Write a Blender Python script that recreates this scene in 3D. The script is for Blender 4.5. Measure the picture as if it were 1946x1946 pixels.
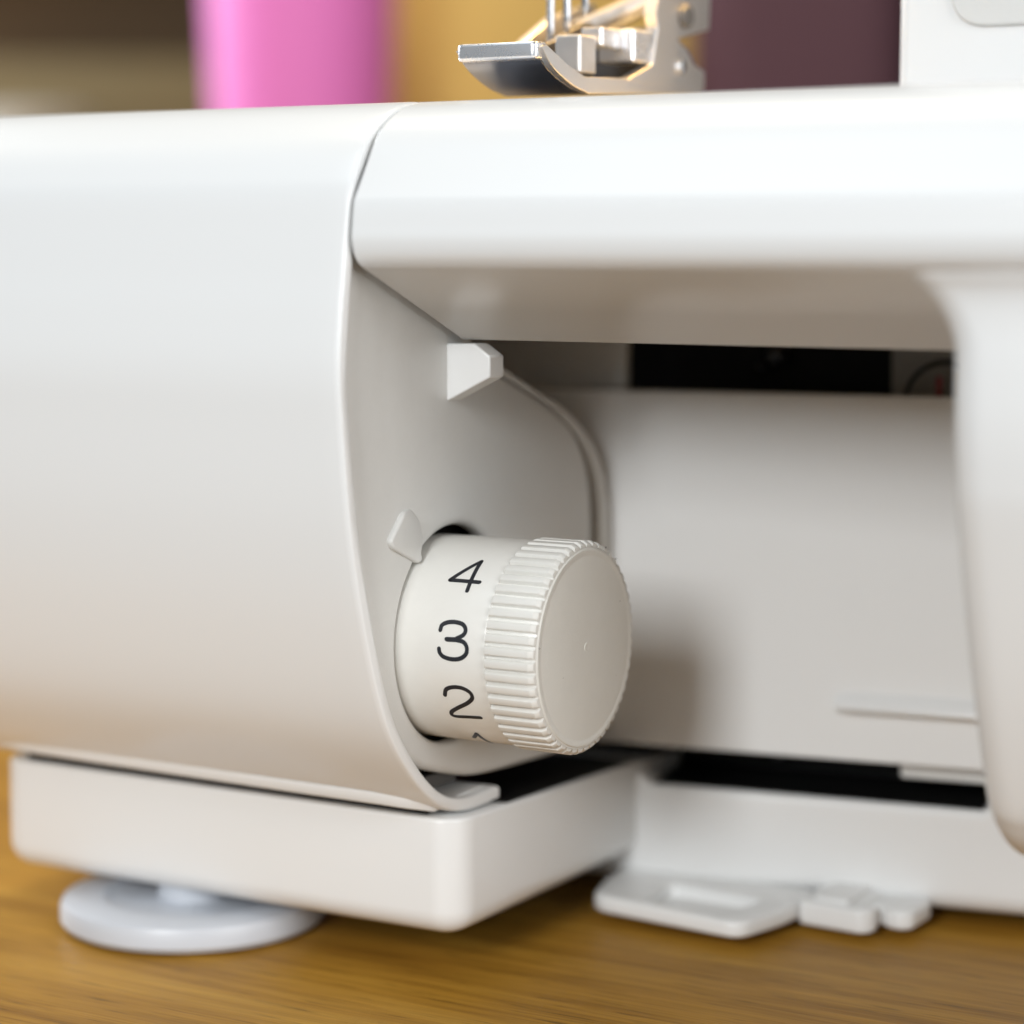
import bpy, bmesh, math, random
from mathutils import Vector
R = math.radians
random.seed(4)
SC = bpy.context.scene
for o in list(bpy.data.objects): bpy.data.objects.remove(o)
COL = SC.collection
S = 0.001            # everything below is measured in millimetres; the table top is TZ
TZ = -42.0

def V(x, y, z):      # millimetres -> metres, table top at world zero
    return Vector((x*S, y*S, (z-TZ)*S))

# ------------------------------------------------------------------ camera
YAW, PITCH = R(30), 0.110876
cam = bpy.data.cameras.new('camera'); camo = bpy.data.objects.new('camera', cam); COL.objects.link(camo)
camo.location = V(143.122, -235.129, 44.724)
camo.rotation_euler = (R(90)-PITCH, 0, YAW)
cam.sensor_width = 36; cam.lens = 83.85
cam.clip_start = 0.01; cam.clip_end = 20
cam.dof.use_dof = True; cam.dof.focus_distance = 0.268; cam.dof.aperture_fstop = 9.8
cam.dof.aperture_blades = 0
SC.camera = camo
SC.render.resolution_x = SC.render.resolution_y = 1024

# ------------------------------------------------------------------ light
W = bpy.data.worlds.new('World'); SC.world = W; W.use_nodes = True
W.node_tree.nodes['Background'].inputs[0].default_value = (0.92, 0.97, 1.0, 1)
W.node_tree.nodes['Background'].inputs[1].default_value = 0.20

def area(name, loc, tgt, sx, sy, power, col, spread=180):
    l = bpy.data.lights.new(name, 'AREA'); l.shape = 'RECTANGLE'; l.size = sx*S; l.size_y = sy*S
    l.energy = power; l.color = col; l.spread = R(spread)
    o = bpy.data.objects.new(name, l); COL.objects.link(o)
    o.location = V(*loc)
    d = V(*tgt) - o.location
    o.rotation_euler = d.to_track_quat('-Z', 'Y').to_euler()
    return o
area('window_light', (110, -800, 300), (10, 20, 5), 210, 240, 4.55, (0.95, 0.98, 1.0))
area('ceiling_light', (-330, -480, 800), (0, 0, 10), 300, 300, 1.0, (0.80, 0.91, 1.0))
area('needle_lamp', (10, 38, 112), (4, 24, 64), 12, 8, 0.022, (1.0, 0.60, 0.20), 50)
area('side_window', (760, -260, 260), (20, 0, 0), 420, 420, 3.5, (0.98, 0.99, 1.0))
area('left_window', (-760, 210, 330), (-60, -20, -40), 380, 320, 7.0, (0.90, 0.95, 1.0))
area('background_fill', (-190, 170, 520), (-250, 400, 40), 160, 160, 1.6, (1.0, 0.86, 0.66))  # added fill to brighten the things behind the machine, not a known lamp

SC.view_settings.view_transform = 'Standard'; SC.view_settings.look = 'None'
SC.view_settings.exposure = 0.0; SC.view_settings.gamma = 1.0
SC.view_settings.use_curve_mapping = False

# ------------------------------------------------------------------ materials
def mat(name, col, rough=0.4, metal=0.0, coat=0.0, bump=0.0, bscale=900, var=0.0, rvar=0.0, spec=0.5, sss=0.0):
    m = bpy.data.materials.new(name); m.use_nodes = True
    nt = m.node_tree; b = nt.nodes['Principled BSDF']
    b.inputs['Base Color'].default_value = (*col, 1); b.inputs['Roughness'].default_value = rough
    b.inputs['Metallic'].default_value = metal; b.inputs['Coat Weight'].default_value = coat
    b.inputs['Coat Roughness'].default_value = 0.12
    b.inputs['Specular IOR Level'].default_value = spec
    if sss:
        b.inputs['Subsurface Weight'].default_value = sss
        b.inputs['Subsurface Radius'].default_value = (0.0012, 0.001, 0.0008); b.inputs['Subsurface Scale'].default_value = 1
    tc = nt.nodes.new('ShaderNodeTexCoord')
    if bump:
        n = nt.nodes.new('ShaderNodeTexNoise'); n.inputs['Scale'].default_value = bscale; n.inputs['Detail'].default_value = 4
        nt.links.new(tc.outputs['Object'], n.inputs['Vector'])
        bp = nt.nodes.new('ShaderNodeBump'); bp.inputs['Strength'].default_value = bump; bp.inputs['Distance'].default_value = 0.0002
        nt.links.new(n.outputs['Fac'], bp.inputs['Height']); nt.links.new(bp.outputs['Normal'], b.inputs['Normal'])
    if var or rvar:
        n2 = nt.nodes.new('ShaderNodeTexNoise'); n2.inputs['Scale'].default_value = 260; n2.inputs['Detail'].default_value = 9; n2.inputs['Roughness'].default_value = 0.78
        nt.links.new(tc.outputs['Object'], n2.inputs['Vector'])
        if var:
            cr = nt.nodes.new('ShaderNodeMapRange'); cr.inputs[3].default_value = 1-var; cr.inputs[4].default_value = 1+var*0.4
            nt.links.new(n2.outputs['Fac'], cr.inputs[0])
            mx = nt.nodes.new('ShaderNodeMix'); mx.data_type = 'RGBA'; mx.blend_type = 'MULTIPLY'; mx.inputs[0].default_value = 1
            mx.inputs[6].default_value = (*col, 1); nt.links.new(cr.outputs[0], mx.inputs[7]); nt.links.new(mx.outputs[2], b.inputs['Base Color'])
        if rvar:
            rr = nt.nodes.new('ShaderNodeMapRange'); rr.inputs[3].default_value = rough-rvar; rr.inputs[4].default_value = rough+rvar
            nt.links.new(n2.outputs['Fac'], rr.inputs[0]); nt.links.new(rr.outputs[0], b.inputs['Roughness'])
    return m

M = {}
M['white'] = mat('white_plastic', (0.835, 0.835, 0.825), 0.27, bump=0.012, bscale=3500)
M['matte'] = mat('matte_white_plastic', (0.72, 0.715, 0.69), 0.36, bump=0.08, bscale=4000, var=0.07, rvar=0.05)
M['dial'] = mat('ivory_dial_plastic', (0.80, 0.785, 0.74), 0.30, bump=0.05, bscale=4000, var=0.06, rvar=0.05)
M['dialcap'] = mat('dial_cap_plastic', (0.80, 0.785, 0.73), 0.40, bump=0.12, bscale=4500, var=0.08, rvar=0.05)
M['ink'] = mat('black_ink', (0.012, 0.014, 0.020), 0.45)
M['black'] = mat('black_shade_and_guide', (0.006, 0.006, 0.006), 0.6, spec=0.2)  # black colour stands in for shade inside gaps; also used on the thread guide
M['rubber'] = mat('blue_grey_foot_plastic', (0.60, 0.625, 0.67), 0.38, bump=0.05, bscale=1200)
M['steel'] = mat('polished_steel', (0.62, 0.63, 0.65), 0.20, metal=1.0, rvar=0.06)
M['bright'] = mat('bright_nickel', (0.80, 0.81, 0.84), 0.28, metal=0.85, rvar=0.05)
M['satin'] = mat('satin_steel', (0.60, 0.585, 0.575), 0.36, metal=0.85, rvar=0.05)
M['sole'] = mat('dark_polished_sole', (0.22, 0.23, 0.26), 0.22, metal=1.0)
M['gunmetal'] = mat('dull_dark_steel', (0.09, 0.09, 0.095), 0.45, metal=0.9)
M['inner'] = mat('inner_grey_paint', (0.32, 0.30, 0.27), 0.5)
M['darkgrey'] = mat('dark_grey_metal', (0.10, 0.095, 0.09), 0.5)
M['red'] = mat('red_paint', (0.35, 0.02, 0.02), 0.4)
M['yellow'] = mat('yellow_paint', (0.50, 0.33, 0.02), 0.4)
M['pink'] = mat('pink_plastic', (0.78, 0.20, 0.60), 0.6, var=0.12)
M['mustard'] = mat('mustard_card', (0.62, 0.43, 0.12), 0.7, var=0.15)
M['plum'] = mat('plum_cloth', (0.085, 0.035, 0.05), 0.8, var=0.35)
M['char'] = mat('charcoal_cloth', (0.03, 0.028, 0.026), 0.8)
M['brown'] = mat('dark_walnut', (0.17, 0.095, 0.03), 0.6, var=0.3)
M['olive'] = mat('olive_cloth', (0.17, 0.13, 0.06), 0.8, var=0.3)
M['greypot'] = mat('grey_ceramic', (0.36, 0.33, 0.28), 0.5, var=0.2)
M['wall'] = mat('dim_wall_paint', (0.16, 0.11, 0.06), 0.8, var=0.2)

def wood():
    m = bpy.data.materials.new('amber_wood'); m.use_nodes = True
    nt = m.node_tree; b = nt.nodes['Principled BSDF']; L = nt.links.new
    tc = nt.nodes.new('ShaderNodeTexCoord')
    def noise(sc, detail, dist, rot=R(12)):
        mp = nt.nodes.new('ShaderNodeMapping'); mp.inputs['Scale'].default_value = sc; mp.inputs['Rotation'].default_value = (0, 0, rot)
        L(tc.outputs['Object'], mp.inputs['Vector'])
        n = nt.nodes.new('ShaderNodeTexNoise'); n.inputs['Scale'].default_value = 1; n.inputs['Detail'].default_value = detail
        n.inputs['Distortion'].default_value = dist
        L(mp.outputs[0], n.inputs['Vector']); return n
    g = noise((22, 420, 50), 6, 0.6); f = noise((60, 2200, 100), 4, 0.2); w = noise((8, 45, 10), 3, 1.0)
    r = nt.nodes.new('ShaderNodeValToRGB')
    e = r.color_ramp.elements
    e[0].position = 0.30; e[0].color = (0.20, 0.086, 0.010, 1)
    e[1].position = 0.70; e[1].color = (0.56, 0.31, 0.050, 1)
    mid = e.new(0.5); mid.color = (0.40, 0.200, 0.026, 1)
    a = nt.nodes.new('ShaderNodeMath'); a.operation = 'MULTIPLY_ADD'; a.inputs[1].default_value = 0.5
    c = nt.nodes.new('ShaderNodeMath'); c.operation = 'MULTIPLY'; c.inputs[1].default_value = 0.5
    L(w.outputs['Fac'], c.inputs[0]); L(g.outputs['Fac'], a.inputs[0]); L(c.outputs[0], a.inputs[2])
    L(a.outputs[0], r.inputs[0])
    fr = nt.nodes.new('ShaderNodeMapRange'); fr.inputs[1].default_value = 0.3; fr.inputs[2].default_value = 0.7
    fr.inputs[3].default_value = 0.80; fr.inputs[4].default_value = 1.1
    L(f.outputs['Fac'], fr.inputs[0])
    mx = nt.nodes.new('ShaderNodeMix'); mx.data_type = 'RGBA'; mx.blend_type = 'MULTIPLY'; mx.inputs[0].default_value = 1
    L(r.outputs[0], mx.inputs[6]); L(fr.outputs[0], mx.inputs[7]); 
    pz = noise((110, 1500, 100), 2, 0.3); pr = nt.nodes.new('ShaderNodeMapRange')
    pr.inputs[1].default_value = 0.60; pr.inputs[2].default_value = 0.72; pr.inputs[3].default_value = 1.0; pr.inputs[4].default_value = 0.52
    L(pz.outputs['Fac'], pr.inputs[0])
    m2 = nt.nodes.new('ShaderNodeMix'); m2.data_type = 'RGBA'; m2.blend_type = 'MULTIPLY'; m2.inputs[0].default_value = 1
    L(mx.outputs[2], m2.inputs[6]); L(pr.outputs[0], m2.inputs[7]); L(m2.outputs[2], b.inputs['Base Color'])
    b.inputs['Roughness'].default_value = 0.42; b.inputs['Coat Weight'].default_value = 0.0; b.inputs['Coat Roughness'].default_value = 0.2; b.inputs['Specular IOR Level'].default_value = 0.12
    bp = nt.nodes.new('ShaderNodeBump'); bp.inputs['Strength'].default_value = 0.15; bp.inputs['Distance'].default_value = 0.0003
    L(f.outputs['Fac'], bp.inputs['Height']); L(bp.outputs[0], b.inputs['Normal'])
    return m
M['wood'] = wood()

# ------------------------------------------------------------------ helpers
def link(name, me, m, parent=None, smooth=40, bevel=0, seg=3, blim=40):
    if m: me.materials.append(M[m])
    if smooth:
        me.shade_smooth(); me.set_sharp_from_angle(angle=R(smooth))
    o = bpy.data.objects.new(name, me); COL.objects.link(o)
    if parent: o.parent = parent
    if bevel:
        b = o.modifiers.new('bevel', 'BEVEL'); b.width = bevel*S; b.segments = seg; b.limit_method = 'ANGLE'; b.angle_limit = R(blim)
        b.harden_normals = False; b.use_clamp_overlap = True
    return o

def mesh(verts, faces, fix=True):
    me = bpy.data.meshes.new('mesh'); me.from_pydata([V(*v) for v in verts], [], faces)
    if fix:
        bm = bmesh.new(); bm.from_mesh(me); bmesh.ops.remove_doubles(bm, verts=bm.verts, dist=1e-7)
        bmesh.ops.recalc_face_normals(bm, faces=bm.faces); bm.to_mesh(me); bm.free()
    me.update(); return me

def cat(pts, n=6):
    out = []
    P = [Vector(p) for p in pts]
    for i in range(len(P)-1):
        a = P[i-1] if i else P[0]*2-P[1]; b, c = P[i], P[i+1]; d = P[i+2] if i+2 < len(P) else P[-1]*2-P[-2]
        for k in range(n):
            t = k/n
            out.append(0.5*((2*b)+(c-a)*t+(2*a-5*b+4*c-d)*t*t+(3*b-a-3*c+d)*t**3))
    out.append(P[-1]); return out

def offset(poly, t):   # open polyline moved to its left by t
    out = []
    for i, p in enumerate(poly):
        a = poly[max(i-1, 0)]; b = poly[min(i+1, len(poly)-1)]
        d = (b-a).normalized(); out.append(p + Vector((-d.y, d.x))*t)
    return out

def prism(loop, x0, x1):          # closed (Y,Z) loop extruded along X
    n = len(loop)
    v = [(x0, p[0], p[1]) for p in loop]+[(x1, p[0], p[1]) for p in loop]
    f = [(i, (i+1) % n, n+(i+1) % n, n+i) for i in range(n)]+[tuple(range(n)), tuple(range(2*n-1, n-1, -1))]
    return mesh(v, f)

def boxm(x0, x1, y0, y1, z0, z1, T=None):
    v = [(x, y, z) for x in (x0, x1) for y in (y0, y1) for z in (z0, z1)]
    if T: v = [T(*p) for p in v]
    return mesh(v, [(0, 1, 3, 2), (4, 6, 7, 5), (0, 4, 5, 1), (2, 3, 7, 6), (0, 2, 6, 4), (1, 5, 7, 3)])

def loft(loops, closed=True, caps=True):
    n = len(loops[0]); v = [p for l in loops for p in l]; f = []
    for j in range(len(loops)-1):
        for i in range(n if closed else n-1):
            f.append((j*n+i, j*n+(i+1) % n, (j+1)*n+(i+1) % n, (j+1)*n+i))
    if caps: f += [tuple(range(n)), tuple(range((len(loops)-1)*n, len(loops)*n))]
    return mesh(v, f)

def rrect(x0, x1, y0, y1, r, ins, z, seg=8, T=None, ztop=None):
    r2 = max(r-ins, 0.05); out = []
    for cx, cy, a0 in ((x1-ins-r2, y1-ins-r2, 0), (x0+ins+r2, y1-ins-r2, 90), (x0+ins+r2, y0+ins+r2, 180), (x1-ins-r2, y0+ins+r2, 270)):
        for k in range(seg+1):
            a = R(a0+90*k/seg); p = (cx+r2*math.cos(a), cy+r2*math.sin(a), z)
            out.append(T(*p) if T else p)
    return out

def slab(x0, x1, y0, y1, z0, z1, rv, rb, rt, T=None):
    L = []
    for k in range(7):
        a = R(90*k/6); L.append(rrect(x0, x1, y0, y1, rv, rb*(1-math.sin(a)), z0+rb*(1-math.cos(a)), T=T))
    for k in range(5):
        a = R(90*k/4); L.append(rrect(x0, x1, y0, y1, rv, rt*(1-math.cos(a)), z1-rt*(1-math.sin(a)), T=T))
    return loft(L)

def lathe(prof, T, n=96, caps=False):   # prof: (axial, radius)
    loops = [[T(a, r*math.cos(2*math.pi*i/n), r*math.sin(2*math.pi*i/n)) for i in range(n)] for a, r in prof]
    return loft(loops, caps=caps)

def tube(pts, rad, n=10, T=None):
    P = [Vector(p) for p in pts]; loops = []
    for i, p in enumerate(P):
        d = (P[min(i+1, len(P)-1)]-P[max(i-1, 0)]).normalized()
        u = d.cross(Vector((0.13, 0.21, 1))).normalized()
        if u.length < .5: u = Vector((1, 0, 0))
        w = d.cross(u); r = rad[i] if isinstance(rad, (list, tuple)) else rad
        loops.append([tuple(p+(u*math.cos(2*math.pi*k/n)+w*math.sin(2*math.pi*k/n))*r) for k in range(n)])
    if T: loops = [[T(*q) for q in l] for l in loops]
    return loft(loops)

def plate(outlines, thick, bev, T):     # flat plate with holes and rounded edges; T maps (a, b, c) to mm, c from 0 to thick
    cu = bpy.data.curves.new('plate', 'CURVE'); cu.dimensions = '2D'; cu.fill_mode = 'BOTH'
    for ol in outlines:
        sp = cu.splines.new('POLY'); sp.points.add(len(ol)-1); sp.use_cyclic_u = True
        for q, p in zip(sp.points, ol): q.co = (p[0], p[1], 0, 1)
    cu.extrude = thick/2-bev; cu.bevel_depth = bev; cu.offset = -bev; cu.bevel_resolution = 3
    ob = bpy.data.objects.new('plate', cu); COL.objects.link(ob)
    me = bpy.data.meshes.new_from_object(ob.evaluated_get(bpy.context.evaluated_depsgraph_get()))
    bpy.data.objects.remove(ob); bpy.data.curves.remove(cu); me.materials.clear()
    for v in me.vertices: v.co = V(*T(v.co.x, v.co.y, v.co.z+thick/2))
    bm = bmesh.new(); bm.from_mesh(me); bmesh.ops.remove_doubles(bm, verts=bm.verts, dist=1e-7)
    bmesh.ops.recalc_face_normals(bm, faces=bm.faces); bm.to_mesh(me); bm.free()
    me.update(); return me

def rnd(pts, r, n=5):     # round the corners of a polygon
    out = []; P = [Vector(p) for p in pts]; m = len(P)
    for i in range(m):
        a, b, c = P[i-1], P[i], P[(i+1) % m]
        u, w = (a-b), (c-b); q = min(r, u.length*.45, w.length*.45)
        s0, s1 = b+u.normalized()*q, b+w.normalized()*q
        for k in range(n+1):
            t = k/n; out.append(tuple(s0*(1-t)**2+b*2*t*(1-t)+s1*t*t))
    return out
def tag(o, label, cat_, group=None):
    o['label'] = label; o['category'] = cat_
    if group: o['group'] = group
    return o

ca, sa = math.cos(R(9)), math.sin(R(9))
def Q(s, d, z):      # frame of the slightly angled front of the looper cavity: s along it, d behind it
    return (1+s*ca-d*sa, 43.5+s*sa+d*ca, z)

# ------------------------------------------------------------------ setting
tb = mesh([(-1500, -85, TZ), (1200, -85, TZ), (1200, 950, TZ), (-1500, 950, TZ), (-1500, -85, TZ-30), (1200, -85, TZ-30), (1200, 950, TZ-30), (-1500, 950, TZ-30)],
          [(0, 1, 2, 3), (4, 5, 6, 7), (0, 1, 5, 4), (1, 2, 6, 5), (2, 3, 7, 6), (3, 0, 4, 7)])
o = link('table', tb, 'wood', smooth=0); o['kind'] = 'structure'
wl = boxm(-1900, 1500, 1000, 1020, -700, 1500)
o = link('wall', wl, 'wall', smooth=0); o['kind'] = 'structure'

# ------------------------------------------------------------------ the machine
root = bpy.data.objects.new('sewing_machine', None); COL.objects.link(root); root.empty_display_size = 0.02
tag(root, 'white overlock sewing machine with open looper cover and numbered dial', 'sewing machine')

# left housing: a curved shell with its rim towards the cavity
front = [(-12.3, 59.7), (-16, 57.6), (-18.7, 55.5), (-20.55, 52.6), (-21.6, 50.1), (-22.3, 46.1), (-22.95, 41.6), (-23.6, 37.1), (-24.05, 31.5),
         (-23.65, 25.8), (-22.2, 14.3), (-19.3, 2.3), (-15.2, -8.5), (-9.7, -15.6), (-4, -20.0), (2, -21.75), (9.6, -21.85)]
outer = cat([(60, 60.9), (20, 60.8), (-4, 60.7), (-9, 60.6)]+front, 8)
inner = offset(outer, 1.6)
n = len(outer)
xs = [-78, -40, -12, -3, -0.9, -0.3, -0.08, 0]
ins = [0, 0, 0, 0, 0, 0.05, 0.16, 0.36]
loops = []
for x, d in zip(xs, ins):
    oo = offset(outer, d); ii = offset(inner, -min(d, 0.3))
    loops.append([(x, p.x, p.y) for p in oo]+[(x, p.x, p.y) for p in reversed(ii)])
link('left_housing', loft(loops), 'white', root, 45)
cap = outer+[Vector((60, -21.85))]
link('housing_end_wall', prism([tuple(p) for p in offset(outer, 1.7)]+[(58, -20)], -77.9, -75), 'white', root)
# lower lip of the housing above the base
lip = [(-6.3, -18.75), (-5.9, -18.6), (-3, -19.4), (6, -19.4), (6, -20.3), (-5.2, -20.3), (-5.9, -20.15), (-6.3, -19.9)]
lipm = loft([[(x, p[0]+dy, p[1]+dz) for p in lip] for x, dy, dz in ((-69, 3.2, .45), (-67, 1.2, .4), (-62, 0.3, .35), (-50, 0, .25), (-20, 0, 0), (-8, 0.2, -.1), (-4.0, 0.9, -.35), (-1.5, 2.4, -.7))])
link('lower_lip', lipm, 'white', root, 60)

link('seam_shade_strip', boxm(-65, -3.5, -1.2, 5, -21.9, -20.0), 'black', root, 0)  # black strip paints the dark of the seam between lip and base

# side panel with the dial opening
rim_in = [p for p in offset(outer, 1.75) if p.y < 57.5 and p.y > -14.2 and p.x < 3]
edge = cat([(9.91, 31.2), (12.43, 29.3), (20.66, 26.3), (27.01, 23.5), (30.75, 20.9), (33.64, 17.06), (34.87, 13.07), (35.2, 7.3), (35.2, -5), (34, -17), (30.5, -19.2)], 5)
low = cat([(25.3, -19.4), (12.9, -18.9), (5.1, -18.2), (-2.4, -16.4), (-6.6, -15.1)], 5)
outl = [(3, 57)]+[(5.0, 40), (5.2, 34.0)]+[tuple(p) for p in edge]+[tuple(p) for p in low]+[tuple(p) for p in reversed(rim_in)]
hole = [(1.25+12.85*math.cos(2*math.pi*i/72), -0.45+12.85*math.sin(2*math.pi*i/72)) for i in range(72)]
link('side_panel', plate([outl, hole], 2.6, 0.95, lambda a, b, c: (-3.5+c, a, b)), 'matte', root, 50)
# index pointer beside the opening
tabp = rnd([(-13.7, 12.1), (-10.7, 15.1), (-8.6, 15.3), (-6.6, 13.6), (-6.5, 11.2), (-7.3, 10.2), (-6.9, 9.3), (-7.7, 8.9), (-13.2, 11.2)], .75)
link('index_pointer', plate([tabp], 1.9, 0.35, lambda a, b, c: (-2.15+c-0.22*max(0, a*.75+b*.66-1.5), a, b)), 'matte', root, 50)
# stop block under the cover
hexp = [(-1.6, 33.62), (2.69, 33.69), (4.8, 32.29), (4.8, 29.87), (-1.6, 26.65)]
hb = mesh([(p[0], -0.6, p[1]) for p in hexp]+[(p[0], 2.6, p[1]-0.05) for p in hexp],
          [(0, 1, 2, 3, 4), (9, 8, 7, 6, 5)]+[(i, (i+1) % 5, 5+(i+1) % 5, 5+i) for i in range(5)])
link('stop_block', hb, 'white', root, 30, bevel=0.22)
# curved rib behind the panel edge
ri = cat([(9.5, 31.4), (13.15, 29.36), (21.42, 26.35), (28.25, 23.52), (33.21, 20.49), (36.62, 16.81), (38.22, 12.75), (38.8, 6.4), (38.8, -4), (38.5, -19)], 5)
ro = cat([(10.3, 32.4), (13.9, 30.39), (22.7, 26.93), (28.9, 24.6), (34.6, 21.4), (39.0, 17.32), (41.3, 12.4), (42.2, 6.45), (42.4, -4), (42.4, -19)], 5)
link('curved_rib', plate([[tuple(p) for p in ri]+[tuple(p) for p in reversed(ro)]], 5, 0.45, lambda a, b, c: (-6.8+c, a, b)), 'matte', root, 50)
link('inner_shade_block', boxm(-74, -5.2, -4, 9, -19, 50), 'black', root, 0)  # black block stands in for the shade inside the housing
link('inner_shade_block', boxm(-74, -8.2, 9.1, 37, -19, 13), 'black', root, 0)  # second black block, same painted shade further back
link('inner_bracket', boxm(-5.1, -3.9, -2.5, 6.0, -19.3, -17.5), 'darkgrey', root, 0, bevel=.2)

# upper cover (cloth plate front)
f1 = cat([(-9.0, 60.55), (-12.3, 59.75), (-15.3, 58.3), (-17.6, 56.4), (-19.6, 53.4), (-21.45, 50.5)], 8)
f2 = cat([(-21.45, 50.5), (-21.9, 49.7), (-22.2, 48.6), (-22.4, 47.0), (-22.5, 45.4), (-21.95, 43.7), (-20.9, 42.65), (-19.4, 42.0)], 8)
loop = [(60, 60.85), (20, 60.8), (-4, 60.7)]+[tuple(p) for p in f1]+[tuple(p) for p in f2[1:]]+[(0.2, 34.1), (1.4, 34.4), (1.4, 56), (60, 56)]
link('upper_cover', prism(loop, 0.5, 135), 'white', root, 50, bevel=0.35, seg=4, blim=50)

# right cover, a curved pillar that closes the cavity
prof = cat([(-20.6, 43.2), (-20.2, 41.9), (-19.6, 40.9), (-19.2, 39.4), (-19.1, 37.0), (-19.25, 33), (-19.2, 28), (-18.6, 23.0), (-17.4, 17.8), (-12.3, 1.4), (-7.4, -10.8), (-5.3, -14.0), (-3.0, -16.2), (0, -18.0), (3.5, -18.6)], 6)
nin = offset(prof, 1)
rings = []
for p, q in zip(prof, nin):
    k = min(1, max(0, (10-p.y)/20)); nn = (Vector((1, 0))*(1-k)+(q-p)*k).normalized()
    fl = max(0, (p.y-33.5)/8.0); fl = 4.2*fl**2.2
    xl = 65.6-fl
    ring = [(xl+.6, p.x+nn.x*9, p.y+nn.y*9)]
    r = 4.0
    for k in range(9):
        a = R(90*k/8); dd = r*(1-math.sin(a)); ring.append((xl+r*(1-math.cos(a)), p.x+nn.x*dd, p.y+nn.y*dd))
    ring += [(74.5, p.x-0.2, p.y), (130, p.x-.4, p.y), (130, p.x+nn.x*9, p.y+nn.y*9)]
    rings.append(ring)
link('right_cover', loft(rings), 'white', root, 60)

# cavity: panel, walls behind, slots
def plan(pts, z0, z1, thick):   # a wall that follows (s,d) points
    P = [Vector(p) for p in pts]; B = offset(P, thick)
    lp = P+list(reversed(B))
    return loft([[Q(p.x, p.y, z) for p in lp] for z in (z0, z1)])
pn = cat([(-26, -3.0), (-14, -1.5), (-6, -0.5), (-3, -.16), (-1, -.03), (1, 0), (3, 0)], 4)+[Vector((130, 0))]
link('cavity_panel', plan([tuple(p) for p in pn], -21.2, 26.0, 2.2), 'white', root, 30, bevel=0.35)
link('cavity_light_blocker', boxm(96, 100, -62, 14.8, -19.4, 55.5, Q), 'white', root, 0)  # unseen wall added to keep light from leaking in on the right
link('upper_cavity_wall', boxm(-30, -2.2, 2.4, 4.5, 20, 55.5, Q), 'matte', root, 0, bevel=0.3)
link('rear_cavity_wall', boxm(31.5, 90, 11, 14, 20, 55.5, Q), 'inner', root, 0)
link('gap_shade_back', boxm(-30, 130, 15, 17, -38, 55.5, Q), 'black', root, 0)  # black sheet gives the panel gaps their shade by colour
link('gap_shade_floor', boxm(-30, 130, 3, 14.9, -21.0, -20.2, Q), 'black', root, 0)  # black sheet, painted dark like the one behind it
rdg = [(0, -14.7), (0, -12.1), (-1.7, -13.6), (-1.8, -14.0), (-1.2, -14.7)]
link('panel_ledge', loft([[Q(s, d+(.4 if e else 0.02), z) for d, z in rdg] for s, e in ((27.5, 1), (29, 0), (70, 0), (71, 1))]), 'white', root, 50)
for s, z, rr in ((15.9, 30.3, 1.2), (14.0, 28.9, .5), (17.0, -23.3, 0.8)):
    prof_ = [(0, 0.01), (0, rr*.5), (.25, rr*.85), (.9, rr), (3, rr)]
    link('screw', lathe(prof_, lambda a, b, c: Q(s+b, 10+a, z+c), 20), 'gunmetal', root, 50)
link('release_tab', slab(35.0, 60, 3.2, 9, -23.6, -19, 0.8, 0.4, 0.3, Q), 'matte', root, 50)
ring = [(39.6+5.2*math.cos(R(a)), 6, 24.9+5.2*math.sin(R(a))) for a in range(0, 181, 10)]
tg = link('thread_guide', tube(ring, 0.35, 8, Q), 'black', root, 60)
link('colour_mark', boxm(38.2, 38.9, 6.5, 6.9, 22, 28.2, Q), 'red', tg, 0)
link('colour_mark', boxm(40.8, 41.8, 6.5, 6.9, 22, 28.8, Q), 'yellow', tg, 0)

# base: left block, right front, foot
bl = slab(-69.4, 1.4, -2.3, 60, -36.4, -22.05, 4.0, 3.2, 0.5)
for v in bl.vertices:
    y = v.co.y/S; z = v.co.z/S+TZ
    if z > -24 and y > 12: v.co.z -= 2.1*S*min(1, (y-12)/30)
link('left_base', bl, 'white', root, 40)
zt = lambda y: -21.9-2.1*(y-1.7)/54.3
link('slot_shade_sheet', mesh([(x, y, zt(y)-d) for d in (0, .6) for x, y in ((-60, 10.2), (0.75, 10.2), (0.75, 43.6), (-60, 43.6))], [(0, 1, 2, 3), (4, 5, 6, 7), (0, 1, 5, 4), (1, 2, 6, 5), (2, 3, 7, 6), (3, 0, 4, 7)]), 'black', root, 0)  # black sheet over the base top, shade of the open slot by colour
rb = [(-45, -24.8), (-1.0, -24.8), (1.0, -24.8), (2.3, -26.4), (46.4, -26.4), (48.2, -25), (49.5, -19.5), (128, -19.5), (128, -40.0), (-45, -40.0)]
rbm = loft([[Q(s, d, z) for s, z in rb] for d in (0, 7.0)])
bm = bmesh.new(); bm.from_mesh(rbm)
def frontlow(v):
    x, y, z = v.co.x/S-1, v.co.y/S-43.5, v.co.z/S+TZ
    return abs(-x*sa+y*ca) < .01 and abs(z+40) < .01
bmesh.ops.bevel(bm, geom=[e for e in bm.edges if frontlow(e.verts[0]) and frontlow(e.verts[1])], offset=3.2*S, segments=7, profile=.5, affect='EDGES')
bm.to_mesh(rbm); bm.free()
link('right_base', rbm, 'white', root, 40, bevel=0.9, seg=4)
link('underside_shade', boxm(-64, -2, 10, 90, -37.2, -36.3), 'black', root, 0)  # black box paints the shadow under the left base
link('underside_shade', boxm(-1, 127, 7.1, 60, -38.6, -36.0, Q), 'black', root, 0)  # black box paints the shadow under the right base

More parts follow.
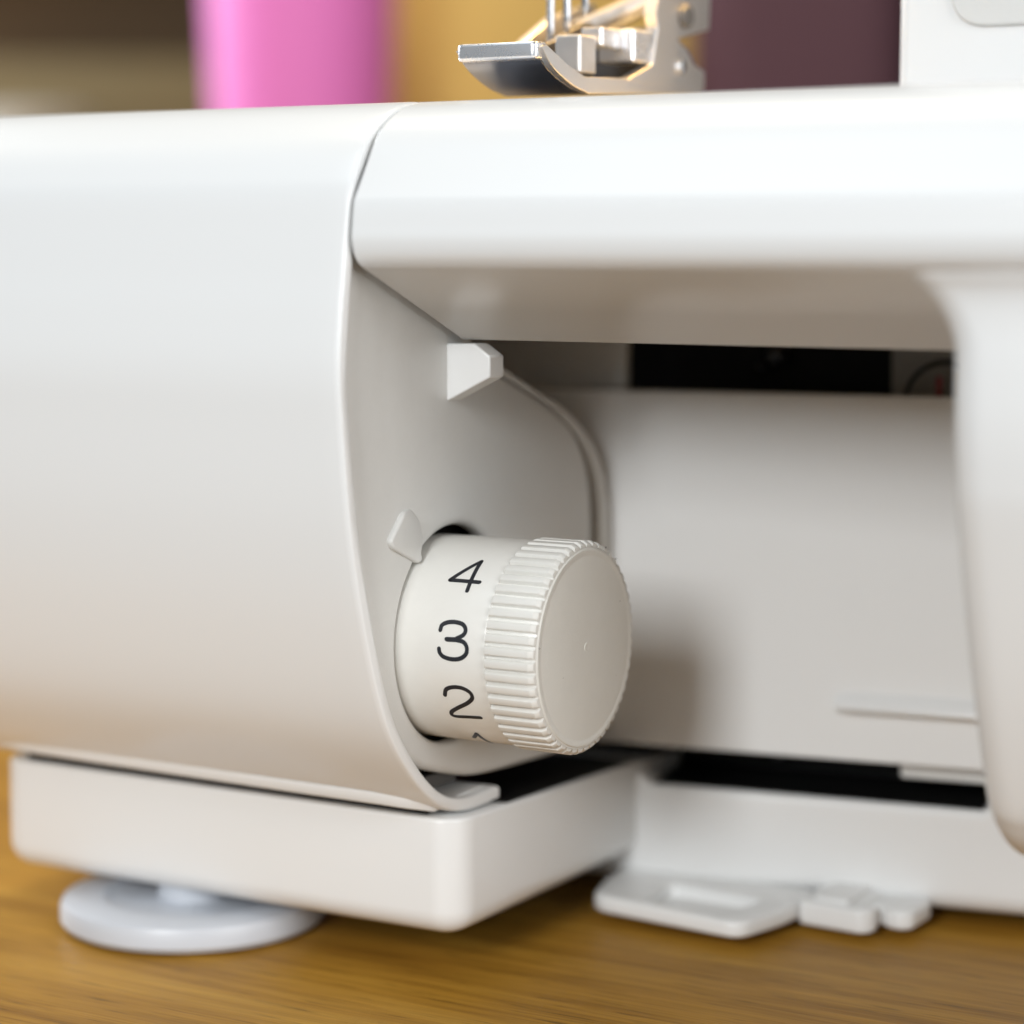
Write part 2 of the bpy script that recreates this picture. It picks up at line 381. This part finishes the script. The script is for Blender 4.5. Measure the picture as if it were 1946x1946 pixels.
ft = lathe([(0, 0.01), (0, 15.6), (.25, 16.5), (.9, 17.0), (2.6, 17.0), (3.3, 16.7), (3.6, 15.9), (3.65, 11.5), (3.0, 10.6), (3.0, 9), (3.2, 4.6), (7, 4.2)],
           lambda a, b, c: (-43.4+b, 5.4+c, TZ+0.15+a), 96)
link('base_foot', ft, 'rubber', root, 35)

link('slot_shade_sheet', boxm(2.6, 46.2, 0.9, 14.8, -26.38, -26.2, Q), 'black', root, 0)  # black sheet hides the lit base top, painting the slot dark
# lever tray under the right base
tr = plate([rnd([(1.6, 30.4), (23.8, 27.8), (26.4, 37.4), (26.4, 47), (-1.5, 47), (-1, 39.5)], 2.6),
            rnd([(9.0, 32.2), (20.0, 31.0), (21.8, 39.4), (8.0, 40.6)], 1.6)], 2.3, 0.7, lambda a, b, c: (a, b, -40.7+c))
tr_o = link('lever_tray', tr, 'white', root, 50)
link('tray_floor', boxm(8, 24, 30.6, 42, -40.5, -40.1), 'white', tr_o, 0)
l1 = plate([rnd([(26.5, 39.6), (35.2, 38.9), (36.4, 40), (36.6, 42.0), (34.4, 42.2), (34.4, 52), (26.5, 52)], .8)], 3.2, 0.6, lambda a, b, c: (a, b, -41.1+c))
la = link('lever_arm', l1, 'white', root, 50)
link('lever_rib', plate([rnd([(28.2, 40.6), (33.0, 40.3), (33.0, 50), (28.2, 50)], .7)], .8, .3, lambda a, b, c: (a, b, -38.1+c)), 'white', la, 50)
l2 = plate([rnd([(34.0, 43.2), (36.8, 43.4), (37.2, 42.6), (39.2, 42.2), (40.6, 43.2), (40.8, 50), (34.0, 50)], 1.2)], 2.6, 0.7, lambda a, b, c: (a, b, -40.9+c))
link('lever_hook', l2, 'white', root, 50)

# ------------------------------------------------------------------ the dial
DY, DZ, DR = 0.2, -0.5, 11.85
DT = lambda a, b, c: (a, DY+b, DZ+c)
body = [(-3.2, 0.5), (-3.2, DR-.25), (-3, DR-.05), (2, DR), (10.35, DR), (10.5, DR-.05), (10.6, 11.6), (16.5, 11.6), (16.8, 11.45), (16.8, 5)]
dial = link('stitch_dial', lathe(body, DT, 128), 'dial', root, 32)
capm = lathe([(16.4, 11.3), (16.85, 11.3), (16.95, 11.2), (16.97, 10.75), (16.92, 10.65), (16.93, 10.4), (17.0, 9.5), (17.02, 1.0), (17.0, 0.01)], DT, 96)
link('dial_cap', capm, 'dialcap', dial, 30)
gm = lathe([(16.9, 0.62), (17.08, 0.5), (17.03, .3), (17.06, 0.01)], lambda a, b, c: (a, DY+.05+b*1.1, DZ+.1+c), 20)
link('cap_mark', gm, 'dialcap', dial, 40)
for dx, ang, rr, sz in ((17.0, 28, 9.2, .07), (17.0, 205, 6.1, .05), (16.4, 62, 12.25, .10), (16.9, 52, 11.9, .08), (17.0, 172, 11.0, .08), (17.0, 330, 8.4, .05)):
    bm = bmesh.new(); bmesh.ops.create_icosphere(bm, subdivisions=1, radius=sz*S)
    for v in bm.verts: v.co *= random.uniform(.6, 1.3)
    dm = bpy.data.meshes.new('dust'); bm.to_mesh(dm); bm.free()
    o = link('dust_speck', dm, 'char', dial, 60)
    o.location = V(dx, DY+rr*math.cos(R(ang)), DZ+rr*math.sin(R(ang)))
N = 52
# one rib at the +Z position about the dial axis (local origin on the axis)
r0, r1 = 11.5, 12.2
hw0, hw1 = 0.56, 0.42
rv = []
for a, rr, w in ((10.62, r0, hw0), (10.68, r1-.06, hw1+.03), (10.85, r1, hw1), (16.25, r1, hw1), (16.75, r1-.35, hw1+.02), (16.82, r0, hw0)):
    rv.append(((a*S, -w*S, rr*S), (a*S, w*S, rr*S)))
vs = [p for q in rv for p in q]
base_i = len(vs)
vs += [(10.62*S, -hw0*S, r0*S), (10.62*S, hw0*S, r0*S)]
fs = [(2*i, 2*i+1, 2*i+3, 2*i+2) for i in range(5)]
# side walls
side = []
for sgn, k in ((-1, 0), (1, 1)):
    idx = [2*i+k for i in range(6)]
    fs.append(tuple(idx))
fs.append((0, 10, 11, 1))
rm = bpy.data.meshes.new('rib'); rm.from_pydata(vs[:base_i], [], fs)
bm = bmesh.new(); bm.from_mesh(rm); bmesh.ops.recalc_face_normals(bm, faces=bm.faces)
bmesh.ops.bevel(bm, geom=[e for e in bm.edges if abs(e.verts[0].co.y-e.verts[1].co.y) < 0.1*S and e.verts[0].co.z > 11.75*S and e.verts[1].co.z > 11.75*S], offset=0.10*S, segments=2, affect='EDGES', profile=.5)
bm.to_mesh(rm); bm.free()
rm.materials.append(M['dial']); rm.shade_smooth(); rm.set_sharp_from_angle(angle=R(30))
for i in range(N):
    o = bpy.data.objects.new('rib', rm); COL.objects.link(o); o.parent = dial
    o.location = V(0, DY, DZ); o.rotation_euler = (2*math.pi*(i+.35)/N, 0, 0)

# printed numerals: flat strokes on the drum; (x mm, angle in degrees up from the front)
def stroke(paths, hw=0.25):
    verts, faces = [], []
    k = R(1)*DR
    for path in paths:
        P = [Vector((x, a*k)) for x, a in path]
        m = len(P); rr = DR+0.035; b0 = len(verts)
        for i, p in enumerate(P):
            if i == 0: d = (P[1]-p).normalized(); s = 1; nn = Vector((-d.y, d.x))
            elif i == m-1: d = (p-P[i-1]).normalized(); s = 1; nn = Vector((-d.y, d.x))
            else:
                d1 = (p-P[i-1]).normalized(); d2 = (P[i+1]-p).normalized(); t = (d1+d2)
                t = t.normalized() if t.length > .2 else d1
                nn = Vector((-t.y, t.x)); s = min(1/max(nn.dot(Vector((-d1.y, d1.x))), .5), 1.5)
            for q in (p+nn*hw*s, p-nn*hw*s):
                th = q.y/DR; verts.append((q.x, DY-rr*math.cos(th), DZ+rr*math.sin(th)))
        for i in range(m-1): faces.append((b0+2*i, b0+2*i+1, b0+2*i+3, b0+2*i+2))
        for p in (P[0], P[-1]):       # round ends
            c0 = len(verts); th = p.y/DR
            for j in range(12):
                a = 2*math.pi*j/12; x = p.x+hw*math.cos(a); t2 = (p.y+hw*math.sin(a))/DR
                verts.append((x, DY-(rr+.004)*math.cos(t2), DZ+(rr+.004)*math.sin(t2)))
            faces.append(tuple(range(c0, c0+12)))
    return mesh(verts, faces, fix=False)
def sub(pts, n=5): return [tuple(p) for p in cat(pts, n)]
def lin(a, b, n=8): return [(a[0]+(b[0]-a[0])*i/n, a[1]+(b[1]-a[1])*i/n) for i in range(n+1)]
num4 = [lin((7.0, 57.2), (4.3, 42.2)), lin((4.3, 42.2), (8.15, 42.2)), lin((7.0, 57.2), (7.0, 36.3))]
num3 = [sub([(4.7, 13.2), (4.85, 15.9), (5.6, 17.7), (6.6, 18.1), (7.5, 17.2), (7.95, 14.6), (7.75, 11.7), (6.9, 9.3)])+lin((6.7, 8.8), (5.6, 8.6), 2),
        [(5.7, 8.4)]+sub([(6.9, 8.6), (7.85, 7.8), (8.3, 5.0), (8.2, 1.5), (7.45, -1.2), (6.35, -2.0), (5.3, -1.1), (4.8, 1.0), (4.7, 3.1)])]
num2 = [sub([(4.85, -23.6), (5.2, -19.9), (6.2, -18.0), (7.4, -18.1), (8.3, -20.4), (8.4, -23.8), (7.6, -27.4), (6.2, -31.3), (5.15, -34.6), (4.85, -36.9), (5.0, -38.3), (5.6, -38.6), (7.0, -38.0), (8.65, -37.4)])]
num1 = [lin((5.45, -62.3), (6.6, -54.6), 5), lin((6.6, -54.6), (6.6, -78), 10)]
for st in (num4, num3, num2, num1):
    link('numeral', stroke(st), 'ink', dial, 0)

# ------------------------------------------------------------------ presser foot, needles, machine column
sole = cat([(1.9, 67.0), (3.84, 65.34), (6.3, 64.15), (9.52, 63.08), (13.18, 62.42)], 5)
strip = [tuple(p) for p in sole]+[(27.0, 63.2), (43.9, 64.2)]
top = [(43.9, 65.6), (27.0, 64.6), (12.4, 64.1), (8.1, 65.2), (3.2, 67.2)]
ps = link('presser_foot', prism(strip+top, -1.2, 9.2), 'sole', root, 30, bevel=0.15)
link('side_rail', prism(strip+[(43.9, 65.9), (27, 64.9), (12.2, 64.3), (8.0, 65.4), (3.0, 67.35)], 9.25, 10.15), 'satin', ps, 30, bevel=.1)
link('side_plate', prism([(22, 64.3), (44.1, 64.5), (44.3, 66.9), (41.2, 67.6), (39.4, 69.2), (37.7, 69.8), (36.4, 70.4), (45.5, 72.2), (46.1, 80), (33, 80), (31, 75), (30.1, 73), (30.8, 71.4), (29.4, 66.8)], 8.6, 10.2), 'satin', ps, 0, bevel=.15)
link('inner_web', prism([(14, 64.4), (40, 65.4), (40, 73), (30, 72.4), (22, 69.6), (15, 67.6)], -0.9, 0.6), 'gunmetal', ps, 0, bevel=.2)  # dark plate put in so the openings of the foot look shaded
link('cross_wall', boxm(0.7, 8.5, 31, 33, 64.8, 71.5), 'gunmetal', ps, 0, bevel=.2)  # dark plate closing the see-through gap, shade by colour
link('toe_bar', slab(-1.0, 9.6, 1.6, 4.6, 65.7, 67.7, .8, .5, .4), 'bright', ps, 40)
link('shank_block', boxm(4.95, 9.9, 25, 30.0, 66.9, 70.8), 'bright', ps, 0, bevel=.3)
link('guide_block', boxm(5.6, 8.5, 19.5, 24.9, 68.4, 70.7), 'bright', ps, 0, bevel=.3)
link('needle_plate_finger', boxm(4.6, 8.0, 15, 19, 65.0, 69.5), 'satin', ps, 0, bevel=.3)
link('far_fin', mesh([(x, y, z) for x in (-5.6, -4.4) for y, z in ((16, 66), (25, 70.5), (31, 73.4), (42, 76), (42, 66))], [(0, 1, 2, 3, 4), (9, 8, 7, 6, 5)]+[(i, (i+1) % 5, 5+(i+1) % 5, 5+i) for i in range(5)]), 'satin', ps, 0, bevel=.2)
link('clamp_arm', tube([(-2, 33, 71.5), (4, 34, 73.8), (9, 34.5, 76)], 1.5, 14), 'satin', ps, 50)
link('pivot_screw', lathe([(10.1, 2.0), (10.9, 1.9), (11.1, 1.6), (11.1, .01)], lambda a, b, c: (a, 38+b*.75, 73.3+c*.75), 24), 'darkgrey', ps, 40)
link('pivot_screw', lathe([(10.1, 1.2), (10.6, 1.1), (10.7, .9), (10.7, .01)], lambda a, b, c: (a, 37+b*.8, 67+c*.8), 20), 'steel', ps, 40)
for x, z in ((0.1, 68.8), (2.35, 70.2), (4.82, 72.2)):
    nd = tube([(x, 22, z), (x, 22, z+.9), (x, 22, z+2.2), (x, 22, 92)], [0.08, .42, .5, .5], 12)
    link('needle', nd, 'steel', root, 50)
cl = slab(37.65, 120, 40, 75, 61.2, 210, 1.6, .3, 3)
clo = link('machine_column', cl, 'white', root, 40)
link('column_recess', plate([rnd([(44.3, 70.4), (110, 70.4), (110, 190), (44.3, 190)], 5, 10)], 1.2, .5, lambda a, b, c: (a, 40.5-c, b)), 'matte', clo, 50)
link('bed_plate', boxm(-60, 110, 1.5, 70, 61.0, 61.3), 'satin', root, 0, bevel=.1)

# ------------------------------------------------------------------ things behind the machine
tm = lathe([(0, .01), (0, 19), (2, 21), (150, 27.4), (196, 29.2), (196.5, 28.2), (194, 27.8), (4, 19), (4, .01)], lambda a, b, c: (-266+b, 350+c, TZ+.1+a), 64)
tag(link('tumbler', tm, 'pink', smooth=40), 'tall tapered pink tumbler, blurred behind the left end of the machine', 'tumbler')
def bg(name, m, x, y, w, d, h, rz, z0=0.0, r=3):
    c, s_ = math.cos(R(rz)), math.sin(R(rz))
    T = lambda a, b, e: (x+a*c-b*s_, y+a*s_+b*c, e)
    return link(name, slab(-w/2, w/2, -d/2, d/2, TZ+.1+z0, TZ+z0+h, r, 1.5, 1.5, T), m, smooth=40)
tag(bg('storage_box', 'mustard', -225, 468, 200, 60, 260, 30), 'blurred mustard yellow box behind the presser foot', 'box')
tag(bg('fabric_bolt', 'plum', -130, 400, 62, 46, 240, 30, r=16), 'blurred dark plum fabric bolt left of the white machine column', 'fabric')
tag(bg('fabric_bolt', 'char', -84, 418, 34, 40, 240, 30, r=12), 'narrow charcoal fabric bolt right beside the machine column', 'fabric')
shelf = bpy.data.objects.new('shelf', None); COL.objects.link(shelf); shelf.location = V(-520, 600, TZ)
tag(shelf, 'dark walnut shelf, blurred at the top left behind the machine', 'shelf')
def sh(name, m, *a, **k):
    o = bg(name, m, *a, **k); o.parent = shelf; o.location = -shelf.location; return o
sh('side_board', 'brown', -400, 690, 14, 160, 420, 30)
sh('back_board', 'brown', -560, 690, 420, 10, 420, 30)
for z in (2, 118, 230):
    sh('shelf_board', 'brown', -530, 610, 360, 150, 12, 30, z0=z)
tag(bg('folded_cloth', 'olive', -520, 590, 170, 90, 32, 30, z0=131, r=8), 'blurred olive folded cloth on the dark shelf', 'cloth')
tag(link('pot', lathe([(0, .01), (0, 18), (3, 22), (26, 27), (40, 24), (44, 18), (44, .01)], lambda a, b, c: (-492+b, 490+c, TZ+95+a), 40), 'greypot', smooth=40), 'blurred pale grey pot at the left edge behind the machine', 'pot')
